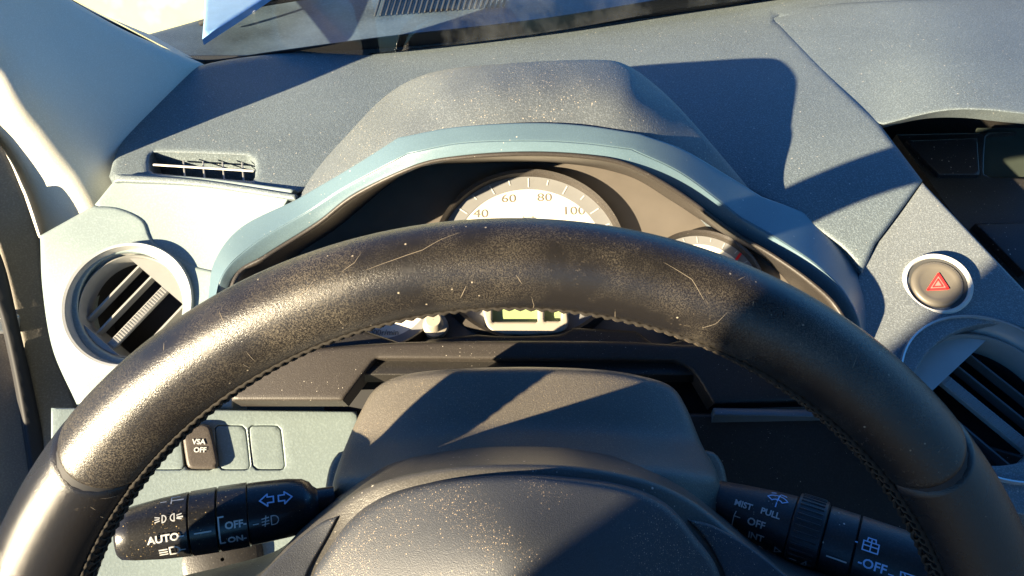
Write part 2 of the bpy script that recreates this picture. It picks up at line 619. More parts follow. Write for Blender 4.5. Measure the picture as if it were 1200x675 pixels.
# ================================================================== DASHBOARD
DA = Surf([(235, 72, tz(235, 72, -.222)), (450, 55, tz(450, 55, -.215)), (860, 0, tz(860, 0, -.205)), (1250, -30, tz(1250, -30, -.20)),
           (130, 205, tz(130, 205, -.240)), (345, 228, tz(345, 228, -.236)), (620, 170, tz(620, 170, -.228)), (900, 120, tz(900, 120, -.216)),
           (890, 235, tz(890, 235, -.235)), (1080, 210, tz(1080, 210, -.231)), (1030, 143, tz(1030, 143, -.219)), (1250, 330, tz(1250, 330, -.256)),
           (1000, 420, tz(1000, 420, -.285)), (1250, 180, tz(1250, 180, -.232))])
dash = empty('dashboard', DA.pt(620, 120), 'grey grained dashboard with pale green trim spanning the car below the windscreen', 'dashboard')
# upper pad
panel('top_pad', [(128, 207, 1), (138, 175), (165, 135), (200, 100), (238, 76), (330, 62), (450, 52), (640, 28), (860, -6), (1300, -60, 1), (1300, 9, 1), (1150, 9), (1000, 14), (908, 22, 1), (950, 66), (990, 106), (1029, 143, 1),
                  (1081, 212, 1), (1026, 285, 1), (1010, 322, 1), (985, 290), (930, 254), (870, 222), (815, 190), (760, 160), (650, 130), (560, 130), (470, 150), (400, 200), (346, 229, 1), (235, 213), (146, 210)],
      DA, M['pad'], dash, r=7, thick=0.02, step=9,
      holes=[[(176, 183), (180, 179), (290, 183), (298, 188), (299, 208), (296, 212), (180, 203), (175, 199)]])
# right lower strip with hazard switch
DB = Surf([(1020, 212, .463), (1200, 212, .463), (1030, 333, .430), (1200, 333, .430), (1100, 540, .374), (1240, 540, .374)])
panel('centre_trim', [(1081, 214, 1), (1202, 342, 1), (1300, 440, 1), (1300, 620, 1), (1180, 600), (1100, 572), (1062, 525), (1044, 470), (1028, 425), (1000, 385), (1004, 330), (1027, 286, 1)],
      DB, M['pad_clean'], dash, r=3, thick=0.03, step=8,
      holes=[[(1165 + 97 * math.cos(a), 463 - 83 * math.sin(a)) for a in np.linspace(0, 2 * math.pi, 28, endpoint=False)],
             [(1097 + 31 * math.cos(a), 334 - 27 * math.sin(a)) for a in np.linspace(0, 2 * math.pi, 20, endpoint=False)]])
# centre pad over the audio unit
DC = Surf([(905, 22, DA.t([(905, 22)])[0] + .0022), (1250, 0, DA.t([(1250, 0)])[0] + .002), (1030, 143, DA.t([(1030, 143)])[0] + .0016), (1120, 128, tz(1120, 128, -.209)),
           (1250, 140, tz(1250, 140, -.210)), (1100, 70, tz(1100, 70, -.203)), (970, 82, DA.t([(970, 82)])[0] + .0018)])
panel('centre_pad', [(894, 12, 1), (1000, 3), (1150, -2), (1330, -2, 1), (1330, 146, 1), (1200, 134), (1150, 129), (1100, 131), (1036, 146, 1), (1018, 143, 1), (978, 108), (938, 66)],
      DC, M['pad'], dash, r=4, thick=0.022, step=8, back=tuple(Fv))
# recess sides and floor under the centre pad
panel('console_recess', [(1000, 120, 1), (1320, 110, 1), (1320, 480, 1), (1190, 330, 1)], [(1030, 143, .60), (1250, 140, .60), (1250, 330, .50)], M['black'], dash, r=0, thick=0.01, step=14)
# left pale green panel
DG = Surf([(47, 278, .462), (145, 212, .474), (345, 231, .452), (110, 330, .456), (160, 360, .455), (235, 345, .456), (60, 400, .452), (85, 472, .445), (260, 480, .44), (240, 290, .462)])
vent_hole = [(153 + 61 * math.cos(a), 358 - 62 * math.sin(a)) for a in np.linspace(0, 2 * math.pi, 26, endpoint=False)]
panel('vent_panel', [(47, 276, 1), (110, 241, 1), (140, 244), (168, 258), (181, 284), (225, 310), (262, 330), (275, 480, 1), (90, 474, 1), (62, 410), (50, 340)],
      DG, M['green'], dash, r=4, thick=0.02, step=7, holes=[vent_hole])
DGu = Surf([(x_, y_, DG.t([(x_, y_)])[0] + .0013) for x_, y_ in ((47, 278), (145, 212), (345, 231), (110, 330), (235, 345), (240, 290), (180, 250))])
panel('pad_lip', [(136, 204, 1), (146, 205), (235, 211), (347, 228, 1), (347, 235, 1), (235, 218.5), (146, 213.5), (134, 214, 1)],
      Surf([(x_, y_, DG.t([(x_, y_)])[0] - .0022) for x_, y_ in ((130, 208), (240, 214), (350, 230), (240, 200))]), M['pad'], dash, r=3, thick=.01, step=4)
panel('side_trim', [(111, 240, 1), (140, 204, 1), (235, 208), (345, 222, 1), (300, 300), (275, 345), (225, 321), (172, 290, 1), (159, 263), (130, 250)],
      DGu, M['green'], dash, r=2.5, thick=0.02, step=7)
# lower left panel with switches
DL = Surf([(90, 478, .412), (420, 487, .446), (160, 660, .400), (420, 640, .425), (90, 640, .395)])
sw = lambda x0, x1, y0, y1: [(x0, y0 + 3), (x0 + 3, y0), (x1 - 5, y0), (x1 - 1, y0 + 4), (x1 + 4, y1 - 4), (x1 + 2, y1), (x0 + 8, y1), (x0 + 4, y1 - 4)]
SWB = [(165, 212), (212, 247), (252, 289), (292, 330)]
panel('lower_panel', [(60, 478, 1), (418, 482, 1), (424, 520), (440, 700, 1), (60, 700, 1)], DL, M['green'], dash, r=2, thick=0.02, step=8,
      holes=[sw(a, b, 499, 550) for a, b in SWB[:]], )
for i, (a, b) in enumerate(SWB):
    if i == 1: continue
    sb = panel('blank_button', sw(a + .4, b - .4, 499.4, 549.6), Surf([(p[0], p[1], DL.t([p])[0] + .0003) for p in ((150, 490), (360, 490), (250, 560))]), M['green'], dash, r=1.6, thick=0.01, step=6)
DS = Surf([(p[0], p[1], DL.t([p])[0] - .0035) for p in ((205, 495), (255, 495), (230, 555))])
vb = panel('stability_button', [(213, 500), (217, 497), (240, 497), (247, 502), (256, 543), (254, 549), (224, 549), (219, 544)], DS, M['button'], dash, r=3.5, thick=0.012, step=5)
text('lettering', 'VSA', DS.frame(233, 518, .0004), 0.0040, M['white'], vb, bold=.00012)
text('lettering', 'OFF', DS.frame(234.5, 527.5, .0004), 0.0038, M['white'], vb, bold=.00012)
# round lock hole / boss below the stalk
lathe('steering_lock_boss', DL.frame(262, 655, 0.0), [(.001, .004), (.018, .004), (.021, .002), (.022, -.01)], M['black'], dash)

# demister grille at the left
gf = Surf([(176, 183, .5), (298, 188, .5), (296, 212, .49)])
DAo = lambda lift: Surf([(p[0], p[1], DA.t([p])[0] + lift) for p in ((170, 178), (305, 182), (300, 214), (176, 206))])
gr = panel('demister_vent', [(172, 176), (302, 180), (303, 216), (172, 208)], DAo(.05), M['rubber'], dash, r=0, thick=0.01, step=10)
def bar(name, a, b, lift, w, mat, parent, sfs=DA, h=0.0005):
    A, B = sfs.pt(*a, lift=lift), sfs.pt(*b, lift=lift)
    n = sfs.n(*a); t = B - A; L = np.linalg.norm(t); t /= L
    s = np.cross(n, t); s /= np.linalg.norm(s)
    return box(name, (A + B) / 2, [t, s, np.cross(t, s)], (L / 2, w / 2, h), mat, parent, bevel=0.0003)
bar('vane', (179, 191.5), (297, 199), -.001, .0014, M['trimcream'], gr)
for x in (213, 236, 259, 282):
    bar('vane', (x, 184 + (x - 213) * .03), (x + 2, 207 + (x - 213) * .05), -.003, .0011, M['vane'], gr)

# round air vents
def round_vent(cx, cy, sf, R, ang, parent, wds, offs, wi, lift=0.0, up=None, vm=None, th=1.0, pm=None):
    pm = pm or M['vane']
    vm = vm or M['vane']
    fr = sf.frame(cx, cy, lift, up=up)
    v = lathe('air_vent', fr, [(R * 1.03, -.005), (R * 1.03, .0008), (R * (1.03 - .03 * th), .0024), (R * (1.03 - .10 * th), .0020), (R * (1.03 - .13 * th), -.003), (R * .895, -.010), (R * .86, -.012)], M['silver'], parent, 96)
    o, r, u, n = fr
    lathe('vent_throat', fr, [(R * .865, -.011), (R * .84, -.016), (R * .82, -.05)], M['rubber'], v, 64)
    lathe('vent_cavity', (o - n * .05, r, u, n), [(.0005, 0), (R * .9, 0), (R * .9, .03)], M['rubber'], v, 48)
    d = math.cos(ang) * r + math.sin(ang) * u      # along the vanes
    p = np.cross(n, d)
    # inner barrel ring
    lathe('barrel_ring', fr, [(R * .86, -.014), (R * .87, -.006), (R * .84, -.005), (R * .81, -.008), (R * .80, -.02)], M['vane'], v, 72)
    # crescent blanking plates each side of the barrel
    for sgn, wd in ((1, wds[0]), (-1, wds[1])):
        pts = []
        a = math.acos(wd)
        for k in range(25):
            th = -a + 2 * a * k / 24
            pts.append((math.cos(th) * sgn * R * .815, math.sin(th) * R * .815))
        V, F = [], []
        for z in (-.007, -.03):
            V += [o + d * q[0] + p * q[1] + n * (z - (0.004 * (abs(q[0]) / R - wd) if z > -.02 else 0)) for q in pts]
        m = len(pts)
        F.append(tuple(range(m)))
        F += [(i, (i + 1) % m, m + (i + 1) % m, m + i) for i in range(m)]
        mesh_obj('blanking_plate', V, F, pm, v, smooth=False)
    for k, off in enumerate(offs):
        half = math.sqrt(max(0, .80 ** 2 - off ** 2)) * R
        lo = max(-half, -R * wds[1]); hi = min(half, R * wds[0])
        c = o + p * off * R + d * (lo + hi) / 2 - n * .014
        wide = (k == wi)
        tl = math.radians(82)
        ax = [d, p * math.cos(tl) + n * math.sin(tl), np.cross(d, p * math.cos(tl) + n * math.sin(tl))]
        if wide:
            ax = [d, p, n]
            tb = box('thumb_tab', c + n * .004, ax, ((hi - lo) / 2, R * .075, R * .04), M['vane'], v, bevel=.0008)
            lst = []
            for q in range(26):
                cc = c + n * (.004 + R * .04 + .0002) + d * (-(hi - lo) / 2 * .85 + (hi - lo) * .85 * q / 25)
                for s2 in (-2, -1, 0, 1, 2):
                    lst.append(box_vf(cc + p * s2 * R * .026, ax, (.00035, R * .008, .0003)))
            V, F = merge(lst)
            mesh_obj('knurling', V, F, M['vane'], tb, smooth=False)
        else:
            box('vane', c, ax, ((hi - lo) / 2, .0028, .0008), vm, v, bevel=.0003)
    return v
lv = round_vent(153, 358, DG, .0378, math.radians(50), dash, (.66, .88), (.46, .18, -.16, -.56), 2, .0028, th=.6)
rv = round_vent(1165, 463, DB, .0475, math.radians(-52), dash, (.80, .56), (.44, .19, -.12, -.42, -.66), 2, vm=M['vane_dark'], th=.3, pm=M['plate_grey'])

# hazard switch
fh = DB.frame(1097, 334)
_v = C0 - fh[0]; _v /= np.linalg.norm(_v)
_n = fh[3] * .72 + _v * .28; _n /= np.linalg.norm(_n)
_r = fh[1] - _n * (fh[1] @ _n); _r /= np.linalg.norm(_r)
fh = (fh[0] + _n * .001, _r, np.cross(_n, _r), _n)
hz = lathe('hazard_button', fh, [(.0188, -.004), (.0190, .0012), (.0182, .0024), (.0170, .0024), (.0163, .0012), (.0162, -.004)], M['trimcream'], dash, 72)
lathe('button_gap', fh, [(.0165, .0006), (.0130, .0002)], M['vane_dark'], hz, 64)
lathe('button_cap', fh, [(.0002, .0008), (.0085, .0009), (.0100, .0015), (.0116, .0020), (.0132, .0017), (.0140, .0008), (.0143, -.005)], M['cap'], hz, 64)
def tri(s): return [(s * math.cos(math.radians(a)), s * math.sin(math.radians(a))) for a in (90, 210, 330, 90)]
V, F = merge([stroke_vf([tri(.0062)], .0013), stroke_vf([tri(.0030)], .0008)])
o_, r_, u_, n_ = fh
u_ = u_ + .22 * r_
glyph('warning_triangle', V, F, (o_ + n_ * .0019 - u_ * .0006, r_, u_, n_), M['red'], hz)
V2 = [(x * .0054, y * .0054, 0) for x, y in ((0, 1), (-.866, -.5), (.866, -.5))]
glyph('triangle_field', V2, [(0, 1, 2)], (o_ + n_ * .0018 - u_ * .0006, r_, u_, n_), simple('pink_print', (0.60, 0.16, 0.14), .5), hz)

# right lower knee panel (black) and its silver blue lip
DK = Surf([(830, 480, .415), (1000, 486, .41), (860, 660, .40), (1100, 700, .38)])
panel('knee_panel', [(790, 484, 1), (960, 487, 1), (1040, 470), (1080, 500), (1300, 560, 1), (1300, 900, 1), (780, 900, 1)], DK, M['black'], dash, r=5, thick=0.02, step=12)
panel('trim_lip', [(836, 478, 1), (965, 480, 1), (975, 489, 1), (837, 487, 1)], [(836, 478, .410), (965, 480, .410), (900, 490, .406)], M['bluegreen'], dash, r=3, thick=0.01, step=4)

# ================================================================== CLUSTER VISOR + TRIM (part of the dashboard)
_c = [(350, 232, .452), (400, 168, .468), (455, 110, .480), (835, 170, .432), (892, 238, .447), (470, 163, .416), (800, 183, .419), (410, 200, .435), (430, 178, .432)]
for x_ in (520, 575, 630, 685, 740, 770):
    yb = np.interp(x_, (470, 560, 650, 745, 800), (163, 147, 147, 158, 183)); yk = np.interp(x_, (455, 510, 600, 700, 738, 785), (110, 84, 74, 72, 78, 108))
    tb = np.interp(x_, (470, 560, 650, 745, 800), (.416, .407, .406, .408, .412))
    for f_, dt_ in ((0, 0), (.3, .0055), (.6, .0125), (.8, .021), (.92, .033), (1, .050)):
        _c.append((x_, yb + (yk - yb) * f_, tb + dt_ - .006 * f_ * (1 if 540 < x_ < 750 else 0)))
DH = Surf(_c, smooth=.02)
def visor_back():
    # rear and side wall of the visor dropping to the pad
    ol = spline([(349, 234), (370, 200), (405, 160), (455, 110), (510, 84), (600, 74), (700, 70), (738, 78), (785, 115), (835, 170), (892, 238)], False, 5)
    V, F = [], []
    for (x, y), t in zip(ol, DH.t(ol)):
        p = P(x, y, t + .006)
        V += [p - np.array([0, 0, .002]), p + np.array([0, .006, -.025]), p + np.array([0, .012, -.055])]
    for i in range(len(ol) - 1):
        for k in range(2):
            a = i * 3 + k
            F.append((a, a + 1, a + 4, a + 3))
    mesh_obj('visor_wall', V, F, M['hood'], dash)
panel('visor', [(349, 234, 1), (370, 200), (405, 160), (455, 110), (510, 84), (600, 74), (700, 70), (738, 78), (785, 115), (835, 170), (892, 238, 1),
                (850, 210), (800, 184), (748, 163), (650, 150), (560, 150), (470, 166), (410, 202)],
      DH, M['hood'], dash, r=5, thick=0.012, step=7, back=(0, .12, -1))
visor_back()
DT = Surf([(245, 345, .434), (285, 270, .446), (345, 232, .444), (470, 163, .410), (560, 146, .4015), (650, 146, .4005), (745, 158, .404), (800, 183, .412), (890, 236, .434),
           (960, 265, .444), (1008, 320, .438), (1022, 390, .430), (470, 190, .401), (545, 178, .393), (660, 178, .392), (745, 190, .396), (865, 265, .413), (930, 295, .413), (985, 345, .405), (1005, 385, .398),
           (373, 262, .420), (275, 328, .416)], smooth=.004)
trim_out = [(244, 350), (252, 305), (283, 266), (347, 234, 1), (410, 197), (467, 161, 1), (533, 149), (617, 144), (683, 147), (750, 157, 1), (800, 175), (850, 204), (892, 230, 1), (947, 252), (988, 284), (1014, 324), (1024, 385), (1022, 450, 1)]
trim_in = [(996, 450, 1), (996, 392), (980, 357), (948, 327), (905, 297), (858, 269, 1), (793, 222), (735, 191, 1), (683, 181), (617, 178), (545, 182), (490, 192, 1), (417, 226), (372, 260), (312, 298), (272, 328), (258, 400, 1), (244, 400, 1)]
trim_mid = [(1008, 450, 1), (1009, 387), (992, 346), (960, 313), (918, 284), (868, 255, 1), (800, 204), (740, 175, 1), (683, 168), (617, 165), (540, 168), (478, 180, 1), (405, 219), (362, 247), (297, 286), (258, 328), (249, 400, 1)]
panel('cluster_trim', trim_out + trim_mid + [(244, 400, 1)], DT, M['bluegreen'], dash, r=1.6, thick=0.010, step=5, back=tuple(Fv))
_tm = [trim_mid[i] for i in (1, 3, 5, 6, 7, 9, 11, 13, 15)]
_ti = [trim_in[i] for i in (1, 3, 5, 6, 7, 9, 11, 13, 15)]
DTb = Surf([(p[0], p[1], DT.t([p[:2]])[0]) for p in _tm] + [(q[0], q[1], DT.t([p[:2]])[0] + (.0042 if not 450 < q[0] < 760 else .0008)) for p, q in zip(_tm, _ti)], smooth=.001)
panel('trim_bevel', trim_mid[::-1] + trim_in[:-1], DTb, M['bluegreen'], dash, r=1.6, thick=0.010, step=4, back=tuple(Fv))

# ================================================================== INSTRUMENT CLUSTER
DF = Surf([(620, 200, .505), (620, 400, .452), (300, 330, .47), (940, 330, .47)])
clu = empty('instrument_cluster', DF.pt(620, 300), 'instrument cluster with lit round speedometer under the visor behind the steering wheel', 'instrument cluster')
# tunnel wall from the trim to the face
inn = spline([(258, 420), (274, 328), (312, 300), (372, 262), (417, 228), (490, 194), (545, 184), (617, 180), (683, 183), (735, 193), (793, 224), (858, 271), (905, 299), (948, 329), (980, 359), (995, 394), (994, 450)], False, 6)
n_i = len(inn)
fac = spline([(300, 430), (318, 340), (345, 300), (395, 265), (478, 200), (550, 190), (660, 190), (735, 204), (785, 232), (840, 268), (900, 305), (945, 355), (960, 390), (950, 440)], False, 6)
idx = np.linspace(0, len(fac) - 1, n_i)
fac = np.array([fac[int(i)] * (1 - i % 1) + fac[min(len(fac) - 1, int(i) + 1)] * (i % 1) for i in idx])
A3 = [P(x, y, t + .004) for (x, y), t in zip(inn, DT.t(inn))]
B3 = [P(x, y, t) for (x, y), t in zip(fac, DF.t(fac))]
rows = 8
V, F = [], []
for k in range(rows + 1):
    s = k / rows
    V += [a * (1 - s) + b * s for a, b in zip(A3, B3)]
for k in range(rows):
    for i in range(n_i - 1):
        F.append((k * n_i + i, k * n_i + i + 1, (k + 1) * n_i + i + 1, (k + 1) * n_i + i))
ob = mesh_obj('bezel', V, F, M['brown'], clu)
md = ob.modifiers.new('solid', 'SOLIDIFY'); md.thickness = .002; md.offset = 0
panel('face_plate', [(270, 440, 1), (300, 330), (400, 250), (470, 188), (560, 176), (680, 176), (760, 190), (900, 290), (990, 380), (990, 440, 1)], DF, M['plate'], clu, r=0, thick=.01, step=12)
def ring_disc(name, sf, cx, cy, R0, R1, lift, mat, parent, h=.0015, seg=96, fr=None):
    fr = sf.frame(cx, cy, lift) if fr is None else fr
    prof = [(max(R0, .0002), 0), (R1, 0), (R1, -h)] if R0 < .001 else [(R0, -h), (R0, 0), (R1, 0), (R1, -h)]
    return lathe(name, fr, prof, mat, parent, seg)
def gauge(name, cx, cy, R, parent, nticks, a_lo, a_hi, numbers=(), numr=.70, size=.0085, needle=None, redtick=False):
    base = ring_disc(name, DF, cx, cy, 0, R * .83, .0030, M['dial'], parent)
    sc = ring_disc('scale_ring', DF, cx, cy, R * .83, R, .0034, M['dialring'], base)
    o, r, u, n = DF.frame(cx, cy, .0034)
    lathe('gauge_rim', (o, r, u, n), [(R * 1.0, 0), (R * 1.01, .004), (R * 1.05, .005), (R * 1.08, .0), (R * 1.09, -.004)], M['brown'], base, 96)
    L = []
    for k in range(nticks):
        a = math.radians(a_lo + (a_hi - a_lo) * k / (nticks - 1))
        big = k % 2 == 0
        r0 = R * (.86 if big else .91)
        L.append([(r0 * math.cos(a), r0 * math.sin(a)), (R * .97 * math.cos(a), R * .97 * math.sin(a))])
    V, F = stroke_vf(L, R * .014)
    glyph('tick_marks', V, F, (o + n * .0002, r, u, n), M['white'], base)
    for s, a in numbers:
        a = math.radians(a)
        text('numeral', s, (o + r * R * numr * math.cos(a) + u * R * numr * math.sin(a) - n * .0002, r, u, n), size, M['dialprint'], base, sx=1.15)
    return base, (o, r, u, n)
sp, fsp = gauge('speedometer', 620, 300, .0585, clu, 21, 225, -45, [('20', 180), ('40', 137), ('60', 108), ('80', 76), ('100', 47), ('120', 10)], .74, .0090)
o, r, u, n = fsp
text('numeral', 'km/h', (o + u * .026, r, u, n), .0042, M['dialring'], sp)
tc, ftc = gauge('tachometer', 450, 347, .036, clu, 17, 225, -20, [('1', 200), ('2', 160), ('3', 120)], .66, .0085)
o, r, u, n = ftc
text('numeral', 'x1000r/min', (o - u * .026, r, u, n), .0050, M['dialprint'], tc)
fg, ffg = gauge('fuel_gauge', 822, 338, .036, clu, 9, 150, 30, [], .66, .0085)
o, r, u, n = ffg
V, F = stroke_vf([[(.0235, .0185), (.0265, .0225)]], .0016)
glyph('red_mark', V, F, (o + n * .0006, r, u, n), M['red'], fg)
# odometer display, trip knob, lower mask
od = panel('odometer', [(563, 352, 1), (663, 352, 1), (666, 380), (655, 390), (592, 392), (572, 384)], [(563, 352, .452), (663, 352, .452), (620, 392, .446)], M['lcdframe'], clu, r=3, thick=.01, step=5,
           holes=[[(577, 354, 1), (630, 354, 1), (630, 377, 1), (577, 377, 1)], [(638, 354, 1), (659, 354, 1), (657, 376, 1), (638, 376, 1)]])
panel('display', [(570, 350, 1), (664, 350, 1), (664, 384, 1), (570, 384, 1)], [(563, 352, .457), (663, 352, .457), (620, 392, .452)], M['lcd'], od, r=0, thick=.002, step=9)
kf = Surf([(480, 360, .452), (540, 360, .452), (510, 400, .445)]).frame(510, 381)
lathe('trip_knob', kf, [(.0002, .012), (.0042, .012), (.0050, .0108), (.0052, .002), (.0075, .001), (.0078, -.004)], M['lcdframe'], clu, 40)
panel('lower_mask', [(380, 372, 1), (485, 407, 1), (503, 398, 1), (560, 392, 1), (592, 394), (655, 392), (672, 384, 1), (745, 388, 1), (770, 404), (800, 398, 1), (900, 370, 1), (930, 440, 1), (330, 440, 1)],
      Surf([(380, 372, .445), (620, 392, .443), (900, 372, .445), (620, 430, .43)]), M['black'], clu, r=3, thick=.008, step=7)
# hooded shelf in front of the cluster, cut out round the column
DQ = Surf([(270, 466, .418), (400, 466, .415), (430, 412, .425), (620, 405, .428), (805, 412, .425), (840, 468, .415), (955, 470, .415), (250, 380, .432), (1000, 380, .43)])
panel('lower_shelf', [(262, 400, 1), (300, 412), (420, 404), (520, 400), (720, 400), (820, 404), (960, 395, 1), (965, 470, 1), (836, 474, 1), (812, 436), (790, 423, 1), (440, 421, 1), (425, 440), (402, 470, 1), (272, 470, 1)],
      DQ, M['brown'], clu, r=5, thick=.015, step=6)
panel('column_opening', [(380, 400, 1), (860, 400, 1), (880, 560, 1), (380, 560, 1)], [(380, 400, .46), (860, 400, .46), (620, 560, .44)], M['rubber'], clu, r=0, thick=.01, step=20)

# ================================================================== AUDIO UNIT
DU = Surf([(1040, 150, .565), (1250, 150, .565), (1250, 330, .50)])
au = empty('audio_unit', DU.pt(1170, 200), 'dark audio unit with small display in the shaded recess at right', 'audio unit')
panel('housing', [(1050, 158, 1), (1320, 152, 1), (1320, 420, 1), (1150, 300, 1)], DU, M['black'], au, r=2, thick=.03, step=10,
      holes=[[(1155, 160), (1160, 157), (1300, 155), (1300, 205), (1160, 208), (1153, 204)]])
panel('display', [(1145, 150, 1), (1310, 150, 1), (1310, 214, 1), (1145, 214, 1)], Surf([(1040, 150, .572), (1250, 150, .572), (1250, 330, .507)]), M['screen'], au, r=0, thick=.002, step=20)
panel('lower_fascia', [(1143, 262, 1), (1330, 258, 1), (1330, 330, 1), (1200, 320, 1)], Surf([(1040, 150, .555), (1250, 150, .555), (1250, 330, .492)]), M['stalk2'], au, r=2, thick=.02, step=10)
panel('keys', [(1062, 165, 1), (1145, 162, 1), (1148, 205, 1), (1100, 205, 1)], Surf([(1040, 150, .560), (1250, 150, .560), (1250, 330, .495)]), M['stalk2'], au, r=1.5, thick=.01, step=10)

# ================================================================== PILLAR, WINDSCREEN, DOOR
DPa = Surf([(235, 75, .590), (80, 0, .500), (0, 120, .425), (45, 277, .478), (128, 207, .505), (0, -60, .452), (-260, -260, .34), (-120, -150, .39), (-60, 20, .405), (115, 265, .50)], smooth=.004)
_edge = np.array([(-420, -140), (-160, 10), (-40, 110), (0, 172), (28, 225), (46, 279), (60, 330)], float)
def _pillar_t(x, y):
    q = np.c_[x, y]
    d = seg_dist(q, _edge, False)
    return DPa.t(q) + .040 * np.clip(1 - d / 85, 0, 1) ** 2
DP = FSurf(_pillar_t)
pil = panel('windscreen_pillar', [(240, 76, 1), (205, 62), (150, 38), (80, -2), (-40, -76), (-300, -300, 1), (-420, -140, 1), (-160, 10), (0, 172), (28, 225), (46, 279, 1), (118, 262, 1), (150, 240, 1), (150, 180)],
            DP, M['cream'], None, r=14, thick=.14, step=8, origin=P(100, 200, .45), back=(-.6, .75, -.1))
tag(pil, 'cream plastic windscreen pillar trim rising at the left end of the dash', 'pillar trim')

gs = Surf([(235, 70, .602), (80, -4, .512), (860, -8, tz(860, -8, -.19)), (1300, -70, tz(1300, -70, -.18)), (450, 48, tz(450, 48, -.205)), (300, -300, .50), (900, -400, .52)])
ws = empty('windscreen', gs.pt(600, 20), 'slanted windscreen glass with black lower edge above the dashboard', 'windscreen')
panel('glass', [(245, 84, 1), (70, -8, 1), (-250, -260, 1), (200, -420, 1), (900, -520, 1), (1500, -420, 1), (1500, -60, 1), (860, 2), (640, 38), (450, 62), (330, 74)], gs, M['glass'], ws, r=0, thick=.004, step=30)
gs2 = Surf([(235, 70, .608), (80, -4, .518), (860, -8, tz(860, -8, -.19) + .006), (1300, -70, tz(1300, -70, -.18) + .006), (450, 48, tz(450, 48, -.205) + .006)])
panel('black_border', [(248, 88, 1), (150, 48), (70, -2, 1), (40, -60, 1), (52, -60, 1), (80, -4), (160, 40), (215, 66), (250, 71), (330, 60), (450, 44), (640, 22), (860, -14), (1500, -110, 1), (1500, -50, 1), (860, 8), (640, 42), (450, 66), (330, 78)], gs2, M['rubber'], ws, r=0, thick=.001, step=8)

# outside: scuttle, windscreen reflection modelled as a panel, wiper
scut = empty('scuttle_panel', P(500, 10, .9), 'grey ribbed scuttle panel just outside the windscreen', 'scuttle panel')
SC = Surf([(150, 40, .84), (860, -40, .95), (250, 0, .95), (860, -120, 1.15)])
panel('cover', [(120, 55, 1), (160, 44), (245, 20), (300, 0), (420, -20), (860, -80), (1400, -140, 1), (1500, 0, 1), (240, 100, 1)], SC, M['cowl'], scut, r=4, thick=.02, step=14)
lst = []
for k in range(24):
    x = 440 + k * 6.5
    a, b = SC.pt(x, 22 - (x - 430) * .075, .003), SC.pt(x + 14, -22 - (x - 430) * .075, .003)
    lst.append(tube_vf([a, b],   .0014, 6))
V, F = merge(lst)
mesh_obj('grille_ribs', V, F, M['rubber'], scut)
RFL = Surf([(x_, y_, tz(x_, y_, -.262)) for x_, y_ in ((238, 45), (312, 0), (240, -60), (900, -100))])
refl = panel('sky_reflection', [(237, 46, 1), (240, 0), (236, -60, 1), (300, -70, 1), (380, -60, 1), (330, -16), (290, 12)], RFL, M['paint_reflection'], None, r=5, thick=.006, step=16, origin=P(400, -20, 1.2))  # sky reflection on the windscreen, modelled as a pale blue solid piece
tag(refl, 'pale blue wedge standing in for a sky reflection on the windscreen', 'sky_reflection')
wp = [SC.pt(236, 40, .012), SC.pt(300, 24, .018), SC.pt(420, 6, .020), SC.pt(700, -30, .02)]
wi = empty('wiper', wp[0], 'thin wiper arm lying across the scuttle outside the glass', 'wiper')
tube('arm', wp, .003, M['rubber'], wi, 8)
tube('blade', [p + np.array([0, -.012, .004]) for p in wp[1:]], .0022, M['rubber'], wi, 6)

# door
body = empty('car', (-.52, -.1, .35), 'car side with brown grey door and dark window seal at the far left', 'car')
door = bpy.data.objects.new('door', None); COL.objects.link(door); door.parent = body
door.location = tuple(P(20, 400, .45) - np.array(body.location))
D1 = Surf([(0, 175, .46), (45, 277, .50), (75, 480, .52), (0, 400, .50), (90, 650, .50)])
panel('door_seal', [(28, 228, 1), (46, 281, 1), (52, 340), (64, 410), (90, 474, 1), (130, 600), (150, 700, 1), (70, 700, 1), (52, 540), (20, 380), (-10, 270), (-60, 150), (-200, -20, 1), (-150, -30, 1), (0, 170)], D1, M['seal'], door, r=6, thick=.02, step=7)
D2 = Surf([(0, 285, .50), (63, 450, .54), (0, 600, .52), (60, 680, .53)])
panel('weather_strip', [(-40, 230), (0, 296), (22, 380), (52, 520), (75, 700, 1), (50, 700, 1), (34, 540), (6, 390), (-20, 320), (-60, 250)], Surf([(0, 285, .47), (63, 450, .51), (0, 600, .49), (60, 680, .50)]), M['rubber'], door, r=5, thick=.015, step=6)
panel('door_panel', [(-70, 440, 1), (-10, 300), (20, 400), (50, 540), (60, 760, 1), (-70, 760, 1)], D2, M['door'], door, r=4, thick=.03, step=12)
box('door_pull', D2.pt(4, 372, .012), [D2.frame(4, 372)[1], D2.frame(4, 372)[2], D2.frame(4, 372)[3]], (.008, .007, .006), M['silver'], door, bevel=.003)

# body side and roof of the car outside the frame (they shape the light)
XB = -.50
BY = -.312
box('shade_pillar', (XB, BY - .12, 1.28), [WX[0], np.array([0, .98, .199]), np.array([0, -.199, .98])], (.03, .12, .48), M['roofcloth'], body, bevel=.01)  # unseen; placed and tilted so its edge shades the rim's right side
box('door_skin', (XB - .02, -.1, .62), WX, (.03, 1.0, .30), M['paint_reflection'], body, bevel=.01)
box('roof', (.3, -.55, 1.80), WX, (.82, .85, .02), M['roofcloth'], body, bevel=.01)
box('roof_rail', (XB + .02, -.3, 1.74), WX, (.03, .62, .04), M['roofcloth'], body, bevel=.01)
fl = box('cabin_floor', (.3, .2, .28), WX, (.85, 1.0, .02), M['carpet'], origin=(.3, .2, .25))
tag(fl, kind='structure')
fw = box('bulkhead', (.3, .70, .62), WX, (.85, .02, .36), M['carpet'], origin=(.3, .7, .25))
tag(fw, 'dark carpeted bulkhead behind the dashboard in the footwell', 'bulkhead')

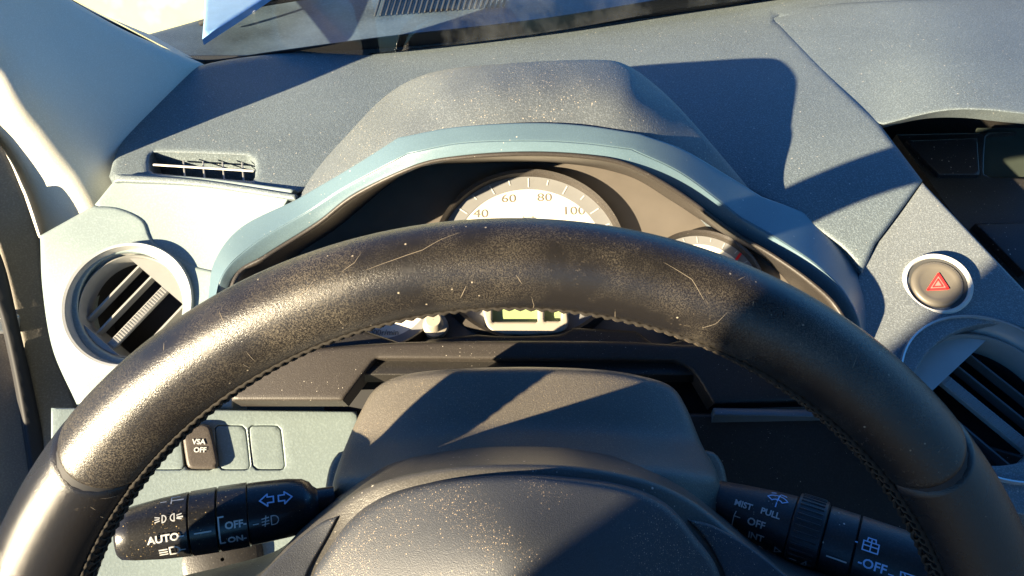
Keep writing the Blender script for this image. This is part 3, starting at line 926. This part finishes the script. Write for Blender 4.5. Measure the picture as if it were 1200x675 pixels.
# ================================================================== STEERING COLUMN COVER
def _cover_t(x, y):
    a = np.abs(x - 620) / 220
    yy = y - 16 * a ** 2                                   # the raised front collar is an arc
    pr = smooth_interp(yy, (425, 432, 470, 496, 506, 522, 545, 640, 700), (.366, .360, .348, .3405, .3365, .325, .308, .300, .298), 5)
    return pr + .040 * np.clip(a - .25, 0, 2) ** 2.5
DCv = FSurf(_cover_t)
cover = panel('column_cover', [(384, 640), (388, 580), (398, 540), (424, 480), (444, 452), (480, 438), (540, 432), (620, 430), (700, 433), (748, 440), (785, 452), (803, 475), (822, 520), (842, 560), (850, 620), (850, 700, 1), (384, 700, 1)],
              DCv, M['column'], None, r=9, thick=.05, step=6, origin=P(620, 500, .38), back=(0, .35, -1))
DCc = Surf([(380, 600, .349), (855, 600, .354), (620, 560, .33), (620, 700, .32)])
panel('collar', [(377, 700, 1), (379, 600), (384, 556), (392, 536), (404, 528), (828, 528), (845, 540), (853, 570), (858, 620), (860, 700, 1)], DCc, M['column'], cover, r=5, thick=.04, step=9, back=(0, .35, -1))
tag(cover, 'dusty dark grey cover of the steering column behind the wheel hub', 'column cover')

# ================================================================== STALKS
def stalk(name, A, B, prof, label, mats, roll_ref):
    """A = root, B = tip (world). prof: list of (name, s0, s1, [(s, r)...], mat)"""
    root = empty(name, A, label, 'control stalk')
    A = np.array(A); B = np.array(B)
    d = (B - A); L = np.linalg.norm(d); d /= L
    n = np.array(roll_ref) - d * (np.array(roll_ref) @ d); n /= np.linalg.norm(n)
    v = np.cross(n, d)
    objs = {}
    for (nm, pr, mt) in prof:
        V, F = [], []
        seg = 64
        for (s, rr) in pr:
            for k in range(seg):
                a = 2 * math.pi * k / seg
                rib = 0
                V.append(A + d * s * L + rr * (math.cos(a) * n + math.sin(a) * v))
        m = len(pr)
        for i in range(m - 1):
            for k in range(seg):
                F.append((i * seg + k, i * seg + (k + 1) % seg, (i + 1) * seg + (k + 1) % seg, (i + 1) * seg + k))
        F.append(tuple(range(seg))); F.append(tuple((m - 1) * seg + k for k in range(seg))[::-1])
        ob = mesh_obj(nm, V, F, mt, root)
        try: ob.data.set_sharp_from_angle(angle=math.radians(35))
        except Exception: pass
        objs.setdefault(nm, []).append(ob)
    return root, A, d, n, v, L, objs

def cyl_wrap(A, d, n, v, rfun, s0, ang0, xdir):
    """lettering on a round stalk: x runs along the stalk (xdir = +-1), y around it"""
    def w(x, y, h):
        s = s0 + xdir * x
        R = rfun(s) + .00025 + h
        a = ang0 + y / rfun(s)
        return A + d * s + R * (math.cos(a) * n + math.sin(a) * v)
    return w

# left (lights) stalk: root at the column (right), tip to the left
LA, LB = P(392, 586, .325), P(136, 628, .300)
dL = LB - LA; LL = np.linalg.norm(dL)
toC = C0 - (LA + LB) / 2
prof = [('stem', [(0, .0060), (.08, .0062), (.10, .0075), (.115, .0095), (.15, .0112), (.22, .0122), (.36, .0128), (.405, .0128)], M['stalk']),
        ('switch_ring', [(.408, .0126), (.412, .0133), (.54, .0133), (.544, .0126)], M['stalk']),
        ('switch_ring', [(.548, .0126), (.552, .0133), (.665, .0131), (.669, .0124)], M['stalk']),
        ('end_knob', [(.673, .0124), (.677, .0130), (.80, .0122), (.92, .0108), (.975, .0098), (.99, .0085), (1.0, .005)], M['stalk'])]
ls, A, d, n, v, L, ob = stalk('light_stalk', LA, LB, prof, 'black headlight and indicator stalk speckled with dust left of the column', M, toC)
sgn = -1
def wl(s, ang, xd=-1): return cyl_wrap(A, d, n, v * (1 if (v @ Uv) > 0 else -1), lambda q: .0132, s * L, ang, xd)
def R2(a): return math.radians(a)
lab = ob['end_knob'][0]
for s_, y_, tx in ((.725, -2, ''),):
    pass
text('lettering', 'AUTO', None, .0041, M['white'], lab, .00012, wl(.775, R2(-18)))
V, F = stroke_vf([[(-.0009, 0), (.0009, 0)]], .0006)
for a_ in (48, 14, -18, -44): glyph('index_mark', V, F, None, M['white'], lab, wl(.700, R2(a_)))
V, F = stroke_vf([[(-.004, 0), (-.002, 0)], [(.003, 0), (0, 0), (0, .002), (.003, .002)], [(0, 0), (0, -.0015)]], .0004)
glyph('lamp_symbol', V, F, None, M['white'], lab, wl(.740, R2(48)))
arc = lambda cx, cy, r, a, b, k=10: [(cx + r * math.cos(R2(a + (b - a) * i / k)), cy + r * math.sin(R2(a + (b - a) * i / k))) for i in range(k + 1)]
V, F = stroke_vf([arc(-.0022, 0, .0014, -90, 90), [(-.0022, .0014), (-.0022, -.0014)], arc(.0022, 0, .0014, 90, 270), [(.0022, .0014), (.0022, -.0014)],
                  [(-.0048, .0010), (-.0032, .0006)], [(-.0048, -.0010), (-.0032, -.0006)], [(.0032, .0006), (.0048, .0010)], [(.0032, -.0006), (.0048, -.0010)], [(-.0048, 0), (-.0034, 0)]], .0004)
glyph('lamp_symbol', V, F, None, M['white'], lab, wl(.750, R2(15)))
V, F = stroke_vf([arc(.001, 0, .0018, -90, 90), [(.001, .0018), (-.0008, .0018), (-.0008, -.0018), (.001, -.0018)], [(-.0045, .0012), (-.0018, .0012)], [(-.0045, 0), (-.0018, 0)], [(-.0045, -.0012), (-.0018, -.0012)]], .0006)
glyph('lamp_symbol', V, F, None, M['white'], lab, wl(.745, R2(-43)))
r1 = ob['switch_ring'][1]
V, F = stroke_vf([[(-.003, 0), (.003, 0)]], .0006)
glyph('index_mark', V, F, None, M['white'], r1, wl(.607, R2(-18)))
r0 = ob['switch_ring'][0]
text('lettering', 'OFF-', None, .0040, M['white'], r0, .00012, wl(.462, R2(-14)))
text('lettering', 'ON-', None, .0038, M['white'], r0, .00012, wl(.462, R2(-42)))
V, F = stroke_vf([[(.001, .0075), (-.0008, .0075), (-.0008, -.0035), (.001, -.0035)]], .0006)
glyph('bracket', V, F, None, M['white'], r0, wl(.527, R2(-30)))
st = ob['stem'][0]
def arrow(sx):
    return [[(0, .0012), (sx * .0024, .0012), (sx * .0024, .0025), (sx * .0054, 0), (sx * .0024, -.0025), (sx * .0024, -.0012), (0, -.0012), (0, .0012)]]
V, F = merge([stroke_vf([[(x - .0010, y) for x, y in arrow(-1)[0]]], .0006), stroke_vf([[(x + .0010, y) for x, y in arrow(1)[0]]], .0006)])
def wst(s, ang): return cyl_wrap(A, d, n, v * (1 if (v @ Uv) > 0 else -1), lambda q: float(np.interp(q / L, (.10, .115, .15, .22, .36), (.0075, .0095, .0112, .0122, .0128))), s * L, ang, -1)
glyph('indicator_arrows', V, F, None, M['blueprint'], st, wst(.275, R2(20)))
V, F = stroke_vf([arc(.0016, 0, .0018, -90, 90), [(.0016, .0018), (.0006, .0018), (.0006, -.0018), (.0016, -.0018)], [(-.0030, .0012), (-.0004, .0015)], [(-.0030, 0), (-.0004, .0002)], [(-.0030, -.0012), (-.0004, -.001)], [(-.0014, .0022), (-.002, -.002)], [(-.0065, -.0004), (-.0045, -.0004)]], .0004)
glyph('fog_symbol', V, F, None, M['white'], st, wst(.31, R2(-18)))

# right (wiper) stalk
RA, RB = P(838, 590, .335), P(1130, 690, .290)
toC = C0 - (RA + RB) / 2
prof = [('stem', [(0, .0105), (.10, .0120), (.22, .0135), (.33, .0145), (.335, .0145)], M['stalk2']),
        ('speed_ring', [(.338, .0145), (.345, .0162), (.46, .0162), (.466, .0150)], M['stalk2']),
        ('switch_ring', [(.470, .0146), (.474, .0150), (.585, .0150), (.589, .0144)], M['stalk2']),
        ('end_knob', [(.593, .0144), (.597, .0150), (.80, .0148), (.93, .0138), (.985, .0125), (1.0, .008)], M['stalk2'])]
rs, A2, d2, n2, v2, L2, ob2 = stalk('wiper_stalk', RA, RB, prof, 'black wiper control stalk in shade right of the column', M, toC)
vv = v2 * (1 if (v2 @ Uv) > 0 else -1)
def wr(s, ang, R=.0150): return cyl_wrap(A2, d2, n2, vv, lambda q: R, s * L2, R2(ang), 1)
sp_ = ob2['speed_ring'][0]
lst = []
for k in range(40):
    a = 2 * math.pi * k / 40
    p0 = A2 + d2 * .355 * L2 + .0162 * (math.cos(a) * n2 + math.sin(a) * v2)
    p1 = A2 + d2 * .450 * L2 + .0162 * (math.cos(a) * n2 + math.sin(a) * v2)
    lst.append(tube_vf([p0, p1], .0005, 5))
V, F = merge(lst); mesh_obj('ribs', V, F, M['stalk2'], sp_)
stm = ob2['stem'][0]
text('lettering', 'MIST', None, .0036, M['white'], stm, .0001, wr(.135, 14, .0132))
text('lettering', 'PULL', None, .0036, M['white'], stm, .0001, wr(.250, 14, .0140))
text('lettering', 'OFF', None, .0042, M['white'], stm, .0001, wr(.205, -10, .0137))
text('lettering', 'INT', None, .0040, M['white'], stm, .0001, wr(.215, -34, .0137))
text('lettering', 'LO', None, .0044, M['white'], stm, .0001, wr(.225, -58, .0138))
V, F = stroke_vf([[(-.0006, .003), (-.001, .001), (-.001, -.012)], [(-.001, .001), (.0015, .001)], [(-.001, -.0045), (.0015, -.0045)], [(-.001, -.010), (.0015, -.010)]], .0004)
glyph('scale_marks', V, F, None, M['white'], stm, wr(.120, -14, .0133))
V, F = stroke_vf([arc(0, -.0022, .0050, 35, 145), arc(0, -.0022, .0026, 35, 145), [(.0041, .0007), (.0021, -.0007)], [(-.0041, .0007), (-.0021, -.0007)], [(0, -.0014), (0, -.0034)], [(0, -.0005), (.0004, .0036)],
                  [(-.003, .0036), (-.0015, .0044)], [(.0008, .0044), (.003, .0038)]], .0005)
glyph('washer_symbol', V, F, None, M['blueprint'], stm, wr(.262, 42, .0142))
V, F = stroke_vf([[(-.0012, .0012), (-.0012, -.0012), (.0012, 0), (-.0012, .0012)]], .0006)
glyph('pointer_mark', V, F, None, M['white'], stm, wr(.312, -42, .0146))
V, F = stroke_vf([[(-.0034, 0), (-.001, 0)], [(.001, -.001), (.0028, .0012), (.003, -.0008), (.001, -.001)]], .0004)
glyph('drop_symbol', V, F, None, M['white'], sp_, wr(.40, -42, .0164))
V, F = stroke_vf([[(-.0036, .0), (.0036, .0)]], .0006)
glyph('index_mark', V, F, None, M['white'], ob2['switch_ring'][0], wr(.535, -20, .0152))
kn = ob2['end_knob'][0]
V, F = stroke_vf([[(-.0028, -.002), (.0028, -.002), (.0028, .0016), (-.0028, .0016), (-.0028, -.002)], [(0, -.002), (0, .0026)], [(-.0016, .0016), (-.0014, .0032), (.0014, .0032), (.0016, .0016)], [(-.0028, 0), (.0028, 0)], [(-.0056, 0), (-.005, 0)]], .0005)
glyph('rear_wiper_symbol', V, F, None, M['blueprint'], kn, wr(.645, 14, .0151))
text('lettering', '-OFF', None, .0050, M['blueprint'], kn, .0001, wr(.665, -12, .0151))
text('lettering', '-ON', None, .0046, M['blueprint'], kn, .0001, wr(.665, -38, .0151))
V, F = stroke_vf([[(-.0008, .0012), (.0008, .0012), (.0008, -.006), (-.0008, -.006)]], .0005)
glyph('bracket', V, F, None, M['blueprint'], kn, wr(.735, -20, .0151))
V, F = stroke_vf([[(-.0034, .002), (.0034, .002), (.0028, -.002), (-.0028, -.002), (-.0034, .002)], [(-.002, .0016), (.001, -.003)]], .0005)
glyph('rear_washer_symbol', V, F, None, M['blueprint'], kn, wr(.80, -14, .0149))

# ================================================================== STEERING WHEEL
TH = math.radians(-12); WD = .225
def wcam(X, Y, Z=0.0):
    """wheel plane coordinates (Z towards the driver) -> world"""
    y = Y * math.cos(TH) + Z * math.sin(TH) * -1 * -1
    z = WD + Y * math.sin(TH) - Z * math.cos(TH)
    return C0 + Rv * X + Uv * y + Fv * z
WC = (0.0, -.163)
wheel = empty('steering_wheel', wcam(*WC), 'worn black leather steering wheel filling the foreground', 'steering wheel')
def rim_at(phi):
    c, s = math.cos(phi), math.sin(phi)
    def hit(cy, R):
        # ray from WC to the circle centred (0, cy)
        dy = WC[1] - cy
        b = s * dy; cc = dy * dy - R * R
        return -b + math.sqrt(b * b - cc)
    Ro = hit(-.1655, .187); Ri = hit(-.1558, .1498)
    if s < -.15:
        k = min(1, (-s - .15) / .4)
        Ri = Ri * (1 - k) + (Ro - .034) * k
    return (Ro + Ri) / 2, (Ro - Ri) / 2
def rim_pt(phi, psi, lift=0.0, rs=1.0):
    Rc, rr = rim_at(phi)
    rr = rr * .985 * rs + lift
    q = Rc + rr * math.cos(psi)
    Z = rr * .93 * math.sin(psi)
    return wcam(WC[0] + q * math.cos(phi), WC[1] + q * math.sin(phi), Z)
def pix_phi(px, py):
    v = (337.5 - py) / FPX
    t = WD / (1 - math.tan(TH) * v)
    return math.atan2(v * t / math.cos(TH) - WC[1], (px - 600) / FPX * t - WC[0])
phR, phL = pix_phi(1062, 520), pix_phi(128, 512)
def rim_part(name, f0, f1, mat, steps, label=None, groove=True):
    V, F = [], []
    upper = f1 < math.pi * 1.1
    seg = 72
    for i in range(steps + 1):
        f = f0 + (f1 - f0) * i / steps
        arc_l = .168 * min(f - f0, f1 - f)
        k = max(0, 1 - arc_l / .0022)
        sc = 1 - .06 * (1 - math.sqrt(max(0, 1 - k * k))) if groove else 1
        for j in range(seg):
            psi = 2 * math.pi * j / seg
            # the seam runs slantwise over the rim
            sl = .055 * math.sin(psi)
            w0 = max(0, 1 - (f - f0) / .25); w1 = max(0, 1 - (f1 - f) / .25)
            ff = f + sl * ((w1 - w0) if upper else (w0 - w1))
            V.append(rim_pt(ff, psi, 0, sc))
    for i in range(steps):
        for j in range(seg):
            F.append((i * seg + j, i * seg + (j + 1) % seg, (i + 1) * seg + (j + 1) % seg, (i + 1) * seg + j))
    o = mesh_obj(name, V, F, mat, wheel)
    if label: o['label'] = label
    return o
SLANT = 1.0
eps = .0015
rim_part('rim_leather', phR + eps, phL - eps, M['leather'], 420, 'scuffed brown worn leather on the upper rim')
rim_part('rim_leather', phL + eps, 2 * math.pi + phR - eps, M['leather2'], 420, 'darker smooth leather on the lower rim')
# dark core showing in the seams
tube('rim_core', [wcam(WC[0] + rim_at(f)[0] * math.cos(f), WC[1] + rim_at(f)[0] * math.sin(f)) for f in np.linspace(0, 2 * math.pi, 120, endpoint=False)], [rim_at(f)[1] * .90 for f in np.linspace(0, 2 * math.pi, 120, endpoint=False)], M['rubber'], wheel, 24, closed=True)
# cross stitching along the inner edge
random.seed(4)
lst = []
nst = 300
for i in range(nst):
    f = 2 * math.pi * i / nst
    df = 2 * math.pi / nst
    j = lambda: random.uniform(-.12, .12) * df
    c0 = math.radians(176 - 14 * abs(math.cos(f)))
    for (pa, pb, fa, fb) in ((c0 - .16, c0, 0, .55), (c0 + .16, c0, 0, .55)):
        pts = []
        for k in range(5):
            s = k / 4
            pts.append(rim_pt(f + df * (fa + (fb - fa) * s) + j(), pa + (pb - pa) * s, .0001 + .0006 * math.sin(math.pi * s)))
        lst.append(tube_vf(pts, .00038, 5, cap=False))
    # puckered leather edge
V, F = merge(lst)
mesh_obj('stitching', V, F, M['thread'], wheel)
lst = []
for sd_ in (-.2, .2):
    pts = [rim_pt(f, math.radians(176 - 14 * abs(math.cos(f))) + sd_, .0002 + .00035 * math.sin(f * nst)) for f in np.linspace(0, 2 * math.pi, nst * 4, endpoint=False)]
    lst.append(tube_vf(pts, .0007, 6, closed=True))
V, F = merge(lst)
mesh_obj('stitched_edge', V, F, simple('leather_edge', (.02, .017, .014), .8, spec=.2), wheel)

# hub: spoke frame and airbag cover
DHb = Surf([(600, 545, 0.281), (440, 566, 0.289), (760, 562, 0.289), (300, 675, 0.281), (930, 675, 0.281), (600, 640, 0.265), (385, 602, 0.293), (830, 600, 0.293), (600, 900, 0.263), (200, 800, 0.263), (1000, 800, 0.263)])
panel('spoke_frame', [(290, 680), (340, 636), (385, 600), (440, 566), (520, 548), (600, 543), (680, 546), (760, 562), (815, 588), (870, 632), (935, 680), (1060, 720), (1180, 760, 1), (1180, 900, 1), (960, 900), (820, 1060), (600, 1110), (380, 1060), (240, 900), (20, 900, 1), (20, 760, 1), (140, 720)],
      DHb, M['hubrim'], wheel, r=8, thick=.03, step=9, back=tuple(Fv))
DHp = Surf([(600, 557, 0.275), (450, 584, 0.279), (770, 588, 0.279), (370, 675, 0.275), (840, 675, 0.275), (600, 640, 0.256), (600, 760, 0.251), (400, 800, 0.263), (820, 800, 0.263), (600, 1000, 0.263)])
panel('airbag_cover', [(366, 680), (382, 648), (410, 612), (450, 584), (500, 568), (560, 559), (620, 557), (700, 565), (750, 577), (785, 596), (812, 626), (845, 680), (850, 800), (820, 900), (740, 1010), (600, 1050), (460, 1010), (380, 900), (355, 800)],
      DHp, M['hub'], wheel, r=9, thick=.02, step=8, back=tuple(Fv))
DSp = Surf([(x_, y_, DHb.t([(x_, y_)])[0] - .0022) for x_, y_ in ((440, 566), (760, 562), (300, 675), (930, 675), (385, 602), (830, 600), (300, 760), (930, 760))])
panel('spoke_panel', [(292, 690), (342, 640), (375, 614), (396, 605, 1), (382, 632), (360, 672), (340, 730, 1), (240, 760, 1)], DSp, M['hub'], wheel, r=3, thick=.01, step=7, back=tuple(Fv))
panel('spoke_panel', [(806, 609, 1), (835, 616), (880, 642), (930, 682), (1000, 745, 1), (870, 740, 1), (850, 676), (828, 634)], DSp, M['hub'], wheel, r=3, thick=.01, step=7, back=tuple(Fv))

# scuffs and creases scored into the worn leather
def rim_at_pix(px, py):
    v = (337.5 - py) / FPX
    t = WD / (1 - math.tan(TH) * v)
    X, Y = (px - 600) / FPX * t - WC[0], v * t / math.cos(TH) - WC[1]
    f = math.atan2(Y, X)
    Rc, rr = rim_at(f)
    return f, math.acos(max(-.98, min(.98, (math.hypot(X, Y) - Rc) / rr)))
random.seed(11)
lst = []
marks = [[(540, 268), (520, 275), (500, 286), (470, 296), (437, 308)], [(305, 398), (313, 412)], [(300, 414), (306, 420)], [(622, 340), (625, 352), (624, 360)],
         [(716, 355), (719, 370)], [(430, 290), (424, 300), (410, 310)], [(840, 352), (826, 368), (812, 374)], [(380, 318), (372, 330), (360, 338)], [(180, 432), (184, 446)], [(232, 398), (240, 404)],
         [(770, 300), (800, 318), (812, 340)]]
for k in range(12):
    f = random.uniform(.75, 2.55); q = random.uniform(.6, 2.5)
    a = random.gauss(1.57, .5); l = random.uniform(.0015, .006)
    p = []
    for i in range(4):
        s_ = i / 3
        p.append((f + l * s_ * math.cos(a) / .168, q + l * s_ * math.sin(a) / .0165 + random.uniform(-.01, .01)))
    marks.append(p)
for m in marks:
    fp = [rim_at_pix(*p) if p[0] > 20 else p for p in m]
    fine = []
    for a, b in zip(fp[:-1], fp[1:]):
        for i in range(4):
            s_ = i / 4
            fine.append((a[0] + (b[0] - a[0]) * s_, a[1] + (b[1] - a[1]) * s_))
    fine.append(fp[-1])
    n_ = len(fine)
    lst.append(tube_vf([rim_pt(f, q, -.00003) for f, q in fine], [.00003 + .00006 * math.sin(math.pi * (i + .3) / n_) for i in range(n_)], 5, cap=False))
V, F = merge(lst)
tag(mesh_obj('scuff_marks', V, F, simple('scuffed_leather', (0.20, 0.165, 0.12), .7), wheel), kind='stuff')
